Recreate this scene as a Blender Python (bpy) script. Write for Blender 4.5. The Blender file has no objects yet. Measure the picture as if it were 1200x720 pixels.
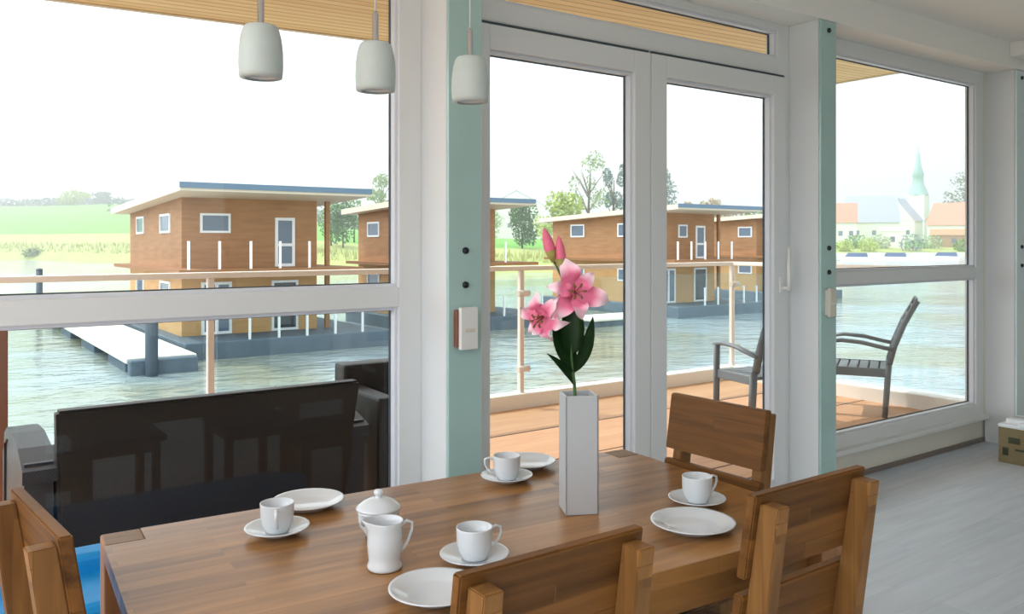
import bpy, bmesh, math, random
from mathutils import Vector, Matrix
random.seed(7)
S = bpy.context.scene
COL = S.collection
PI = math.pi
R = math.radians

# ---------------------------------------------------------------- materials
def srgb(r, g, b):
    f = lambda c: (c/255/12.92 if c/255 <= .04045 else ((c/255+.055)/1.055)**2.4)
    return (f(r), f(g), f(b), 1)

def base(name):
    m = bpy.data.materials.new(name); m.use_nodes = True
    nt = m.node_tree
    return m, nt, nt.nodes['Principled BSDF']

def plain(name, col, rough=.5, metal=0, noise=0., scale=20., bump=0., spec=.5):
    m, nt, b = base(name)
    b.inputs['Base Color'].default_value = col
    b.inputs['Roughness'].default_value = rough
    b.inputs['Metallic'].default_value = metal
    b.inputs['Specular IOR Level'].default_value = spec
    if noise or bump:
        tc = nt.nodes.new('ShaderNodeTexCoord')
        n = nt.nodes.new('ShaderNodeTexNoise'); n.inputs['Scale'].default_value = scale; n.inputs['Detail'].default_value = 4
        nt.links.new(tc.outputs['Object'], n.inputs['Vector'])
        if noise:
            mx = nt.nodes.new('ShaderNodeMix'); mx.data_type = 'RGBA'
            mx.inputs[6].default_value = tuple(c*(1-noise) for c in col[:3])+(1,)
            mx.inputs[7].default_value = tuple(min(1, c*(1+noise)) for c in col[:3])+(1,)
            nt.links.new(n.outputs['Fac'], mx.inputs[0]); nt.links.new(mx.outputs[2], b.inputs['Base Color'])
        if bump:
            bp = nt.nodes.new('ShaderNodeBump'); bp.inputs['Strength'].default_value = bump; bp.inputs['Distance'].default_value = .01
            nt.links.new(n.outputs['Fac'], bp.inputs['Height']); nt.links.new(bp.outputs['Normal'], b.inputs['Normal'])
    return m

def wood(name, c1, c2, axis='X', stave=(.45, .07), rough=.4, contrast=.35, seam=.25, grain=1.0, offset=(0, 0, 0), spec=.5, mortar=.0012):
    """staves glued side by side: brick texture for the staves, stretched noise for the grain"""
    m, nt, b = base(name)
    N = nt.nodes.new; L = nt.links.new
    tc = N('ShaderNodeTexCoord'); mp = N('ShaderNodeMapping')
    mp.inputs['Location'].default_value = offset
    if axis == 'Y': mp.inputs['Rotation'].default_value = (0, 0, PI/2)
    if axis == 'Z': mp.inputs['Rotation'].default_value = (0, PI/2, 0)
    if axis == 'XZ': mp.inputs['Rotation'].default_value = (PI/2, 0, 0)
    L(tc.outputs['Object'], mp.inputs['Vector'])
    br = N('ShaderNodeTexBrick')
    br.inputs['Color1'].default_value = (0, 0, 0, 1); br.inputs['Color2'].default_value = (1, 1, 1, 1)
    br.inputs['Mortar'].default_value = (.5, .5, .5, 1)
    br.inputs['Scale'].default_value = 1; br.inputs['Mortar Size'].default_value = mortar
    br.inputs['Brick Width'].default_value = stave[0]; br.inputs['Row Height'].default_value = stave[1]
    br.inputs['Bias'].default_value = 0; br.offset = .37
    L(mp.outputs['Vector'], br.inputs['Vector'])
    mp2 = N('ShaderNodeMapping'); mp2.inputs['Scale'].default_value = (2.2, 30, 30)
    L(mp.outputs['Vector'], mp2.inputs['Vector'])
    add = N('ShaderNodeVectorMath'); add.operation = 'MULTIPLY_ADD'
    add.inputs[1].default_value = (7, 13, 3)
    L(br.outputs['Color'], add.inputs[0]); L(mp2.outputs['Vector'], add.inputs[2])
    n = N('ShaderNodeTexNoise'); n.inputs['Scale'].default_value = grain; n.inputs['Detail'].default_value = 5; n.inputs['Distortion'].default_value = .6
    L(add.outputs[0], n.inputs['Vector'])
    mix = N('ShaderNodeMath'); mix.operation = 'MULTIPLY_ADD'; mix.inputs[1].default_value = contrast
    L(br.outputs['Color'], mix.inputs[0])
    n2 = N('ShaderNodeMath'); n2.operation = 'MULTIPLY_ADD'; n2.inputs[1].default_value = 1.6*(1-contrast)
    n2.inputs[2].default_value = -.3*(1-contrast)
    L(n.outputs['Fac'], n2.inputs[0]); L(n2.outputs[0], mix.inputs[2])
    cm = N('ShaderNodeMix'); cm.data_type = 'RGBA'; cm.inputs[6].default_value = c1; cm.inputs[7].default_value = c2
    L(mix.outputs[0], cm.inputs[0])
    sm = N('ShaderNodeMix'); sm.data_type = 'RGBA'
    sm.inputs[7].default_value = tuple(c*.45 for c in c1[:3])+(1,)
    sf = N('ShaderNodeMath'); sf.operation = 'MULTIPLY'; sf.inputs[1].default_value = seam
    L(br.outputs['Fac'], sf.inputs[0]); L(sf.outputs[0], sm.inputs[0]); L(cm.outputs[2], sm.inputs[6])
    L(sm.outputs[2], b.inputs['Base Color'])
    b.inputs['Roughness'].default_value = rough; b.inputs['Specular IOR Level'].default_value = spec
    bp = N('ShaderNodeBump'); bp.inputs['Strength'].default_value = .08; bp.inputs['Distance'].default_value = .004
    L(n.outputs['Fac'], bp.inputs['Height']); L(bp.outputs['Normal'], b.inputs['Normal'])
    return m

def glass(name, tint=(.97, .99, .98, 1), f0=.02, fmax=.85):
    m = bpy.data.materials.new(name); m.use_nodes = True
    nt = m.node_tree; nt.nodes.clear(); N = nt.nodes.new; L = nt.links.new
    out = N('ShaderNodeOutputMaterial'); mx = N('ShaderNodeMixShader')
    tr = N('ShaderNodeBsdfTransparent'); tr.inputs[0].default_value = tint
    gl = N('ShaderNodeBsdfGlossy'); gl.inputs['Roughness'].default_value = 0.0
    lw = N('ShaderNodeLayerWeight'); pw = N('ShaderNodeMath'); pw.operation = 'POWER'; pw.inputs[1].default_value = 5
    lw.inputs['Blend'].default_value = .5
    L(lw.outputs['Facing'], pw.inputs[0])
    ma = N('ShaderNodeMath'); ma.operation = 'MULTIPLY_ADD'; ma.inputs[1].default_value = fmax-f0; ma.inputs[2].default_value = f0
    L(pw.outputs[0], ma.inputs[0]); L(ma.outputs[0], mx.inputs[0])
    L(tr.outputs[0], mx.inputs[1]); L(gl.outputs[0], mx.inputs[2]); L(mx.outputs[0], out.inputs[0])
    return m

def cladding(name, c1, c2, board=.14):
    """vertical-ish exterior boards: colour wanders from board to board and with weather"""
    m, nt, b = base(name); N = nt.nodes.new; L = nt.links.new
    tc = N('ShaderNodeTexCoord')
    mp = N('ShaderNodeMapping'); mp.inputs['Scale'].default_value = (.9, .9, 1/board)
    L(tc.outputs['Object'], mp.inputs['Vector'])
    w = N('ShaderNodeTexNoise'); w.inputs['Scale'].default_value = 1.0; w.inputs['Detail'].default_value = 2
    L(mp.outputs['Vector'], w.inputs['Vector'])
    n = N('ShaderNodeTexNoise'); n.inputs['Scale'].default_value = .45; n.inputs['Detail'].default_value = 4
    L(tc.outputs['Object'], n.inputs['Vector'])
    a = N('ShaderNodeMath'); a.operation = 'MULTIPLY_ADD'; a.inputs[1].default_value = .5
    L(w.outputs['Fac'], a.inputs[0])
    h = N('ShaderNodeMath'); h.operation = 'MULTIPLY'; h.inputs[1].default_value = .5
    L(n.outputs['Fac'], h.inputs[0]); L(h.outputs[0], a.inputs[2])
    cm = N('ShaderNodeMix'); cm.data_type = 'RGBA'; cm.inputs[6].default_value = c1; cm.inputs[7].default_value = c2
    L(a.outputs[0], cm.inputs[0]); L(cm.outputs[2], b.inputs['Base Color'])
    b.inputs['Roughness'].default_value = .7
    return m

def weave(name, c, rough=.45):
    m, nt, b = base(name); N = nt.nodes.new; L = nt.links.new
    b.inputs['Base Color'].default_value = c; b.inputs['Roughness'].default_value = rough
    tc = N('ShaderNodeTexCoord'); ck = N('ShaderNodeTexChecker'); ck.inputs['Scale'].default_value = 150
    ck.inputs['Color1'].default_value = tuple(x*.6 for x in c[:3])+(1,); ck.inputs['Color2'].default_value = tuple(x*1.4 for x in c[:3])+(1,)
    L(tc.outputs['Object'], ck.inputs['Vector']); L(ck.outputs['Color'], b.inputs['Base Color'])
    bp = N('ShaderNodeBump'); bp.inputs['Strength'].default_value = .5; bp.inputs['Distance'].default_value = .004
    L(ck.outputs['Fac'], bp.inputs['Height']); L(bp.outputs['Normal'], b.inputs['Normal'])
    return m

M = {}
M['frame'] = plain('white_frame', srgb(226, 229, 229), .35)
M['bead'] = plain('white_bead', srgb(222, 226, 234), .3)
M['gasket'] = plain('dark_gasket', srgb(62, 74, 84), .6)
M['post'] = plain('white_post', srgb(226, 229, 230), .5)
M['green'] = plain('green_glass', srgb(174, 206, 201), .12, spec=.6, noise=.12, scale=3)
M['paleglass'] = plain('pale_glass', srgb(222, 238, 240), .15, spec=.6)
M['wall'] = plain('wall_paint', srgb(228, 226, 214), .8, noise=.02, scale=4)
M['ceiling'] = plain('ceiling_paint', srgb(246, 245, 240), .85)
M['skirt'] = plain('skirting', srgb(128, 116, 108), .5)
M['glass'] = glass('window_glass')
M['rail_glass'] = glass('balustrade_glass', (.9, .95, .95, 1), .05, .8)
M['chrome'] = plain('chrome', srgb(190, 195, 200), .15, 1)
M['dark_metal'] = plain('dark_metal', srgb(60, 62, 66), .35, 1)
M['cord'] = plain('lamp_cord', srgb(200, 205, 205), .5)
M['shade'] = plain('matte_glass_shade', srgb(184, 194, 190), .45, noise=.04, scale=60)
M['porcelain'] = plain('porcelain', srgb(214, 219, 223), .08, spec=.6)
M['vase'] = plain('white_ceramic', srgb(184, 187, 190), .35)
M['plastic'] = plain('white_plastic', srgb(232, 233, 230), .4)
M['beige_plastic'] = plain('beige_plastic', srgb(214, 208, 194), .4)
M['blue'] = plain('blue_fabric', srgb(10, 140, 205), .55, noise=.12, scale=25)
M['bench'] = plain('dark_bench', srgb(52, 44, 40), .5)
M['table'] = wood('acacia_table', srgb(84, 50, 20), srgb(190, 138, 80), 'X', (.55, .046), .3, .34, .12)
M['endgrain'] = wood('acacia_end_grain', srgb(104, 82, 62), srgb(158, 128, 98), 'X', (.3, .022), .5, .3)
M['leg'] = wood('acacia_leg', srgb(122, 80, 45), srgb(186, 134, 84), 'Z', (1.2, .045), .45, .3)
M['chair'] = wood('acacia_panel', srgb(60, 36, 14), srgb(146, 98, 48), 'XZ', (.5, .042), .5, .34, .12, spec=.25)
M['chairpost'] = wood('acacia_post', srgb(92, 60, 30), srgb(170, 122, 66), 'Z', (1.4, .03), .5, .35, spec=.3)
M['floor'] = wood('washed_laminate', srgb(184, 194, 206), srgb(220, 228, 238), 'X', (1.25, .19), .42, .3, .25, .8)
M['deck'] = wood('deck_boards', srgb(186, 134, 98), srgb(214, 166, 126), 'X', (3.4, .14), .6, .3, .12)
M['deckgap'] = plain('deck_gap', srgb(84, 62, 50), .8)
M['soffit'] = wood('spruce_soffit', srgb(222, 174, 110), srgb(246, 212, 156), 'X', (30, .085), .55, .5, .75, mortar=.007)
M['kerb'] = plain('kerb_white', srgb(240, 236, 230), .5)
M['rail'] = plain('handrail', srgb(238, 228, 220), .4)
M['railpost'] = plain('rail_post_metal', srgb(230, 216, 206), .35)
M['wicker'] = weave('dark_wicker', srgb(24, 20, 19), .5)
M['wicker_grey'] = weave('grey_blue_wicker', srgb(40, 43, 52), .45)
M['cushion'] = plain('black_cushion', srgb(40, 40, 44), .8)
M['grey_plastic'] = plain('grey_resin', srgb(108, 115, 122), .45)
M['brown'] = plain('brown_wood', srgb(128, 84, 66), .6, noise=.15, scale=12)
M['carton'] = plain('cardboard', srgb(128, 114, 82), .8, noise=.15, scale=9)
M['wrap'] = plain('white_wrap', srgb(228, 232, 236), .35, noise=.1, scale=30, bump=.5)
M['print'] = plain('carton_print', srgb(62, 66, 44), .8)
M['clad'] = cladding('brown_cladding', srgb(112, 74, 38), srgb(202, 152, 110))
M['larch'] = cladding('larch_cladding', srgb(166, 116, 64), srgb(220, 178, 124))
M['roofcap'] = plain('blue_grey_sheet', srgb(98, 122, 144), .4)
M['verge'] = plain('beige_verge', srgb(214, 200, 180), .6)
M['pontoon'] = plain('pontoon_concrete', srgb(88, 102, 116), .7, noise=.2, scale=2)
M['hdeck'] = plain('house_deck', srgb(142, 98, 62), .7, noise=.15, scale=3)
M['wpvc'] = plain('white_pvc', srgb(236, 238, 240), .4)
M['hglass'] = plain('house_window_glass', srgb(96, 112, 132), .06, spec=.8)
M['dglass'] = plain('dark_glazing', srgb(44, 52, 58), .06, spec=.8)
M['jetty'] = plain('jetty_boards', srgb(232, 226, 214), .7, noise=.08, scale=2)
M['pile'] = plain('steel_pile', srgb(52, 66, 80), .5)
M['bark'] = plain('bark', srgb(104, 92, 78), .9)
M['field'] = plain('field_grass', srgb(100, 160, 54), .9, noise=.08, scale=.05)
M['bank'] = plain('reedy_grass', srgb(158, 170, 98), .9, noise=.22, scale=.12)
M['reeds'] = plain('reeds', srgb(172, 174, 112), .9)
def leafm(n, c): M[n] = plain(n, c, .8, noise=.25, scale=.8)
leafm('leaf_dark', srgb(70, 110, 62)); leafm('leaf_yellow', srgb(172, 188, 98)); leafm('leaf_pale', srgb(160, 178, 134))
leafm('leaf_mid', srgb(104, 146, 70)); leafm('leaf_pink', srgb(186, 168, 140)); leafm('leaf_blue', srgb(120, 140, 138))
M['townwall'] = plain('town_render', srgb(240, 238, 230), .8)
M['townroof'] = plain('town_slate', srgb(168, 176, 190), .7)
M['townred'] = plain('town_red_tile', srgb(214, 142, 118), .8)
M['townbrown'] = plain('town_brown', srgb(176, 140, 104), .8)
M['spire'] = plain('copper_green', srgb(150, 190, 184), .7)
M['hull'] = plain('boat_hull', srgb(236, 240, 244), .3)
M['bluecover'] = plain('boat_cover_blue', srgb(88, 110, 150), .6)
# petals
def petal_material():
    m, nt, b = base('lily_petal'); N = nt.nodes.new; L = nt.links.new
    at = N('ShaderNodeAttribute'); at.attribute_name = 'along'
    rp = N('ShaderNodeValToRGB')
    e = rp.color_ramp.elements
    e[0].position = 0; e[0].color = srgb(222, 120, 150)
    e[1].position = 1; e[1].color = srgb(246, 226, 232)
    q = e.new(.42); q.color = srgb(230, 112, 150)
    q = e.new(.68); q.color = srgb(242, 204, 217)
    L(at.outputs['Fac'], rp.inputs[0]); L(rp.outputs['Color'], b.inputs['Base Color'])
    b.inputs['Roughness'].default_value = .6
    return m
M['petal'] = petal_material()
M['budpink'] = plain('bud_pink', srgb(216, 104, 132), .6, noise=.2, scale=40)
M['budgreen'] = plain('bud_green', srgb(150, 140, 70), .6)
M['stem'] = plain('lily_stem', srgb(58, 92, 44), .5)
M['lilyleaf'] = plain('lily_leaf', srgb(36, 74, 34), .4, noise=.2, scale=30)
M['stamen'] = plain('stamen', srgb(120, 84, 40), .6)

def water_material():
    m, nt, b = base('lake_water'); N = nt.nodes.new; L = nt.links.new
    tc = N('ShaderNodeTexCoord')
    b.inputs['Base Color'].default_value = srgb(146, 154, 156)
    b.inputs['Roughness'].default_value = .08
    b.inputs['IOR'].default_value = 1.33
    lo = N('ShaderNodeTexNoise'); lo.inputs['Scale'].default_value = .09; lo.inputs['Detail'].default_value = 2
    L(tc.outputs['Object'], lo.inputs['Vector'])
    wr = N('ShaderNodeValToRGB'); wr.color_ramp.elements[0].position = .42; wr.color_ramp.elements[0].color = srgb(150, 152, 134)
    wr.color_ramp.elements[1].position = .6; wr.color_ramp.elements[1].color = srgb(156, 170, 178)
    L(lo.outputs['Fac'], wr.inputs[0]); L(wr.outputs[0], b.inputs['Base Color'])
    hs = []
    for sc, st, rot in ((.5, (1, 1.5, 1), .9), (1.5, (1, 1.4, 1), .2), (4.0, (1, 1.2, 1), .6)):
        mp = N('ShaderNodeMapping'); mp.inputs['Scale'].default_value = st; mp.inputs['Rotation'].default_value = (0, 0, rot)
        n = N('ShaderNodeTexNoise'); n.inputs['Scale'].default_value = sc; n.inputs['Detail'].default_value = 3
        L(tc.outputs['Object'], mp.inputs['Vector']); L(mp.outputs['Vector'], n.inputs['Vector']); hs.append((n, sc))
    prev = None
    for n, sc in hs:
        bp = N('ShaderNodeBump'); bp.inputs['Strength'].default_value = .5; bp.inputs['Distance'].default_value = .15/sc
        L(n.outputs['Fac'], bp.inputs['Height'])
        if prev: L(prev.outputs['Normal'], bp.inputs['Normal'])
        prev = bp
    L(prev.outputs['Normal'], b.inputs['Normal'])
    return m
M['water'] = water_material()

# ---------------------------------------------------------------- mesh builder
class MB:
    def __init__(self): self.bm = bmesh.new()
    def merge(self, b2, mat=None):
        me = bpy.data.meshes.new('tmp'); b2.to_mesh(me); b2.free()
        if mat is not None: me.transform(mat)
        self.bm.from_mesh(me); bpy.data.meshes.remove(me); return self
    def box(self, x0, x1, y0, y1, z0, z1, bev=0., seg=1, mat=None):
        b = bmesh.new(); bmesh.ops.create_cube(b, size=1)
        bmesh.ops.scale(b, vec=(abs(x1-x0), abs(y1-y0), abs(z1-z0)), verts=b.verts)
        bmesh.ops.translate(b, vec=((x0+x1)/2, (y0+y1)/2, (z0+z1)/2), verts=b.verts)
        if bev > 0: bmesh.ops.bevel(b, geom=b.edges[:], offset=bev, segments=seg, affect='EDGES', profile=.6)
        return self.merge(b, mat)
    def hexa(self, pts, bev=0.):          # 8 corners: bottom 4 ccw, top 4 ccw
        b = bmesh.new(); v = [b.verts.new(p) for p in pts]
        for f in ((3, 2, 1, 0), (4, 5, 6, 7), (0, 1, 5, 4), (1, 2, 6, 5), (2, 3, 7, 6), (3, 0, 4, 7)): b.faces.new([v[i] for i in f])
        if bev > 0: bmesh.ops.bevel(b, geom=b.edges[:], offset=bev, segments=2, affect='EDGES')
        return self.merge(b)
    def prism(self, poly, a0, a1, axis='Y'):   # polygon in the plane across the axis
        b = bmesh.new()
        def P(p, a): return {'Y': (p[0], a, p[1]), 'X': (a, p[0], p[1]), 'Z': (p[0], p[1], a)}[axis]
        A = [b.verts.new(P(p, a0)) for p in poly]; B = [b.verts.new(P(p, a1)) for p in poly]
        n = len(poly); b.faces.new(A); b.faces.new(B[::-1])
        for i in range(n): b.faces.new((A[i], B[i], B[(i+1) % n], A[(i+1) % n]))
        bmesh.ops.recalc_face_normals(b, faces=b.faces[:])
        return self.merge(b)
    def lathe(self, prof, seg=32, c=(0, 0, 0), capped=True):
        b = bmesh.new(); rings = []
        for r, z in prof:
            if r < 1e-6: rings.append([b.verts.new((c[0], c[1], c[2]+z))])
            else: rings.append([b.verts.new((c[0]+r*math.cos(2*PI*i/seg), c[1]+r*math.sin(2*PI*i/seg), c[2]+z)) for i in range(seg)])
        for A, B in zip(rings, rings[1:]):
            for i in range(seg):
                j = (i+1) % seg
                if len(A) == 1 and len(B) == 1: continue
                if len(A) == 1: b.faces.new((A[0], B[j], B[i]))
                elif len(B) == 1: b.faces.new((A[i], A[j], B[0]))
                else: b.faces.new((A[i], A[j], B[j], B[i]))
        bmesh.ops.recalc_face_normals(b, faces=b.faces[:])
        for f in b.faces: f.smooth = True
        return self.merge(b)
    def tube(self, pts, rad, seg=10, flat=(1, 1), closed=False):
        pts = [Vector(p) for p in pts]; n = len(pts)
        rad = rad if isinstance(rad, (list, tuple)) else [rad]*n
        b = bmesh.new(); rings = []; up = None
        for i, p in enumerate(pts):
            t = (pts[min(i+1, n-1)]-pts[max(i-1, 0)]).normalized()
            if up is None:
                up = Vector((0, 0, 1)) if abs(t.z) < .9 else Vector((1, 0, 0))
            s = t.cross(up).normalized(); up = s.cross(t).normalized()
            rings.append([b.verts.new(p + s*math.cos(2*PI*k/seg)*rad[i]*flat[0] + up*math.sin(2*PI*k/seg)*rad[i]*flat[1]) for k in range(seg)])
        for A, B in zip(rings, rings[1:]):
            for k in range(seg): b.faces.new((A[k], A[(k+1) % seg], B[(k+1) % seg], B[k]))
        b.faces.new(rings[0][::-1]); b.faces.new(rings[-1])
        bmesh.ops.recalc_face_normals(b, faces=b.faces[:])
        for f in b.faces: f.smooth = len(f.verts) == 4
        return self.merge(b)
    def cyl(self, p, q, r, seg=14): return self.tube([p, q], r, seg)
    def build(self, name, mat, parent=None, loc=(0, 0, 0), rot=(0, 0, 0)):
        me = bpy.data.meshes.new(name); self.bm.to_mesh(me); self.bm.free()
        me.materials.append(mat)
        o = bpy.data.objects.new(name, me); COL.objects.link(o)
        o.location = loc; o.rotation_euler = rot
        if parent: o.parent = parent
        return o

def bx(name, mat, parent, x0, x1, y0, y1, z0, z1, bev=0., seg=1):
    return MB().box(x0, x1, y0, y1, z0, z1, bev, seg).build(name, mat, parent)

def tag(o, label, cat, group=None, kind=None):
    o['label'] = label; o['category'] = cat
    if group: o['group'] = group
    if kind: o['kind'] = kind
    return o
def struct(o, label=None):
    o['kind'] = 'structure'
    if label: o['label'] = label
    return o
def thing(name, label, cat, loc=(0, 0, 0), rz=0, group=None):
    o = bpy.data.objects.new(name, None); COL.objects.link(o)
    o.empty_display_size = .1; o.location = loc; o.rotation_euler = (0, 0, rz)
    return tag(o, label, cat, group)
def grp(name, loc=(0, 0, 0), label=None):
    o = bpy.data.objects.new(name, None); COL.objects.link(o); o.location = loc; o.empty_display_size = .1
    return struct(o, label)
def kids(o): return [c for c in COL.objects if c.parent == o]
def copy_tree(o, parent=None):
    c = o.copy(); COL.objects.link(c)
    if parent: c.parent = parent
    for ch in kids(o): copy_tree(ch, c)
    return c

# ---------------------------------------------------------------- camera
FWD = 1.42
cam = bpy.data.cameras.new('camera'); co = bpy.data.objects.new('camera', cam); COL.objects.link(co)
co.location = (0, 0, FWD); co.rotation_euler = (PI/2, 0, -math.atan2(.581, .814))
cam.sensor_width = 36; cam.lens = 984/1200*36; cam.shift_y = -(360-284)/1200
cam.clip_start = .05; cam.clip_end = 3000
S.camera = co

# ---------------------------------------------------------------- room shell
ZC = 2.79                       # ceiling
XL, XR, YB = -.75, 7.6, -3.4
P1, P2, P3, P0 = (1.633, 1.785), (3.96, 4.10), (6.17, 6.31), (-.69, -.545)
YF, YW = 2.70, 2.90             # front of the posts, room face of the window frames

struct(bx('floor', M['floor'], None, XL, XR, YB, 2.97, -.12, 0), 'washed pale grey laminate floor')
struct(bx('ceiling', M['ceiling'], None, XL, XR, YB, YF, ZC, ZC+.1), 'white painted ceiling')
struct(bx('trim_1', M['ceiling'], None, XL, XR, YF, 3.0, 2.62, ZC+.1, .004), 'boxed white beam above the window wall')
struct(bx('trim_2', M['ceiling'], None, 6.11, 6.31, YB, YF-.002, 2.69, ZC-.001, .004), 'shallow white cross beam at the right end of the ceiling')
# wall under the windows (front), in pieces between the openings
w = MB()
for a, b_ in ((XL, P1[1]), (P2[0], P3[1]), (P3[1], XR)):
    w.box(a, b_, 2.93, 3.0, 0, .20)
w.box(P3[1], XR, 2.9, 3.0, .2, 2.62)
struct(w.build('wall_front', M['wall']), 'pale wall under the windows')
struct(bx('trim_7', M['wall'], None, P3[0]+.001, 6.225, 2.912, 2.98, .2, 2.62), 'narrow plaster strip beside the right window')
struct(bx('baseboard_front', M['skirt'], None, P2[1], P3[1]+1.2, 2.912, 2.93, 0, .028), 'narrow grey brown skirting under the right window')
struct(bx('wall_right', M['wall'], None, XR, XR+.1, YB, 3.0, 0, ZC), 'right side wall')
w = MB()
w.box(XL-.1, XL, YB, -2.6, 0, ZC).box(XL-.1, XL, 2.7, 3.0, 0, ZC).box(XL-.1, XL, -2.6, 2.7, 2.66, ZC).box(XL-.1, XL, -2.6, 2.7, 0, .1)
struct(w.build('wall_left', M['wall']), 'left side wall with a wide window opening')
w = MB()
w.box(XL, XR, YB-.1, YB, 2.2, ZC).box(XL, XR, YB-.1, YB, 0, .9).box(XL, .6, YB-.1, YB, .9, 2.2).box(2.8, XR, YB-.1, YB, .9, 2.2)
struct(w.build('wall_back', M['wall']), 'rear wall with a window opening')

# posts, each with its green glass facing
def post(n, px, label, screws, ext=True):
    g = grp('trim_%d' % n, ((px[0]+px[1])/2, YF, 0), label)
    x0, x1 = px[0]-g.location.x, px[1]-g.location.x
    bx('post_core', M['post'], g, x0, x1, .016, .215, 0, 2.62, .003)
    bx('green_glass_facing', M['green'], g, x0+.002, x1, 0, .014, .01, 2.615, .002)
    for z in screws:
        MB().lathe([(0, .012), (.008, .012), (.0125, .008), (.013, 0)], 16).build('screw', M['dark_metal'], g, (.0, 0, z), (PI/2, 0, 0))
    return g
post(3, P0, 'white post with green glass facing left of the big window', (1.388, 1.258))
post(4, P1, 'white post with green glass facing between the big window and the glazed doors', (1.388, 1.258, 2.565))
post(5, P2, 'white post with green glass facing between the glazed doors and the right window', (1.388, 1.258, 2.565))
pp = post(6, (6.22, 6.36), 'white post with glass facing at the right end of the window wall', (1.388, 1.258, 2.565))

[c for c in kids(pp) if c.name.startswith('green')][0].data.materials[0] = M['paleglass']
[c for c in kids(pp) if c.name.startswith('green')][0].name = 'pale_glass_facing'
def bars(name, mat, par, x0, x1, z0, z1, w, y0, y1, bev=.004, mids=()):
    m = MB()
    m.box(x0, x0+w, y0, y1, z0, z1, bev, 2).box(x1-w, x1, y0, y1, z0, z1, bev, 2)
    m.box(x0+w-.001, x1-w+.001, y0, y1, z1-w, z1, bev, 2).box(x0+w-.001, x1-w+.001, y0, y1, z0, z0+w, bev, 2)
    for a, b_ in mids: m.box(x0+w-.001, x1-w+.001, y0, y1, a, b_, bev, 2)
    return m.build(name, mat, par)

def pane_set(par, x0, x1, z0, z1, yg):
    """bead, dark gasket line and glass of one light"""
    bars('glazing_bead', M['bead'], par, x0-.004, x1+.004, z0-.004, z1+.004, .016, yg-.045, yg-.008, .003)
    bars('gasket', M['gasket'], par, x0+.010, x1-.010, z0+.010, z1-.010, .006, yg-.012, yg-.002, 0)
    bx('pane', M['glass'], par, x0+.005, x1-.005, yg-.002, yg+.004, z0+.005, z1-.005)

def window(n, x0, x1, label):
    g = grp('window_%d' % n, (x0, YW, 0), label); W = x1-x0
    m = MB()
    m.box(0, .1, 0, .08, .19, 2.62, .005, 2).box(W-.1, W, 0, .08, .19, 2.62, .005, 2)
    m.box(.099, W-.099, 0, .08, 2.53, 2.62, .005, 2).box(.099, W-.099, 0, .08, .19, .285, .005, 2)
    m.box(.099, W-.099, 0, .08, 1.168, 1.247, .005, 2)
    m.build('window_frame', M['frame'], g)
    bx('window_sill', M['frame'], g, 0, W, -.045, .012, .175, .205, .006, 2)
    pane_set(g, .1, W-.1, 1.247, 2.53, .06); pane_set(g, .1, W-.1, .285, 1.168, .06)
    return g
window(1, P0[1], P1[0], 'large window left of the glazed doors with a low transom')
window(2, P2[1], P3[0], 'window right of the glazed doors with a low transom')

# glazed double door with a transom light
g = grp('door_1', (P1[1], YW, 0), 'white glazed double doors to the terrace with a transom light above')
W = P2[0]-P1[1]
m = MB()
m.box(0, .1, 0, .08, 0, 2.62, .005, 2).box(W-.1, W, 0, .08, 0, 2.62, .005, 2)
m.box(.099, W-.099, 0, .08, 2.58, 2.62, .004, 2).box(.099, W-.099, 0, .08, 2.34, 2.434, .005, 2)
m.box(.099, W-.099, 0, .08, .0, .045, .004, 2)
m.build('door_frame', M['frame'], g)
pane_set(g, .1, W-.1, 2.434, 2.58, .06)
for k, (a, b_) in enumerate(((.055, W/2-.002), (W/2+.002, W-.055))):
    lf = bars('door_leaf', M['frame'], g, a, b_, .03, 2.325, .105, -.022, .058, .006)
    pane_set(lf, a+.105, b_-.105, .135, 2.22, .045)
    bx('leaf_seal', M['gasket'], lf, a+.01, b_-.01, -.016, 0, 2.326, 2.336)
    if k == 1:
        hm = MB().box(b_-.066, b_-.040, -.034, -.021, 1.145, 1.235, .004, 2).cyl((b_-.053, -.03, 1.17), (b_-.053, -.075, 1.17), .009)
        hm.tube([(b_-.053, -.075, 1.158), (b_-.053, -.077, 1.22), (b_-.053, -.077, 1.39)], [.0125, .011, .010], 10, (1, .75))
        hm.build('door_handle', M['plastic'], lf)

# small wall boxes on the post facings
t = thing('control_box', 'white switch box with brown sides on the post left of the glazed doors', 'switch', (1.702, YF, 1.095))
bx('back_box', M['brown'], t, -.046, .046, -.022, 0, -.07, .07, .003)
bx('cover', M['plastic'], t, -.036, .042, -.038, -.018, -.08, .08, .006, 3)
bx('rocker', M['beige_plastic'], t, -.02, .026, -.041, -.036, -.012, .0, .002)
t = thing('control_box', 'small beige switch box on the post right of the glazed doors', 'switch', (4.02, YF, 1.095))
bx('back_box', M['beige_plastic'], t, -.028, .03, -.02, 0, -.07, .07, .003)
bx('cover', M['beige_plastic'], t, -.026, .034, -.034, -.016, -.078, .078, .006, 3)
bx('rocker', M['plastic'], t, -.012, .02, -.037, -.032, -.012, 0, .002)

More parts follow.
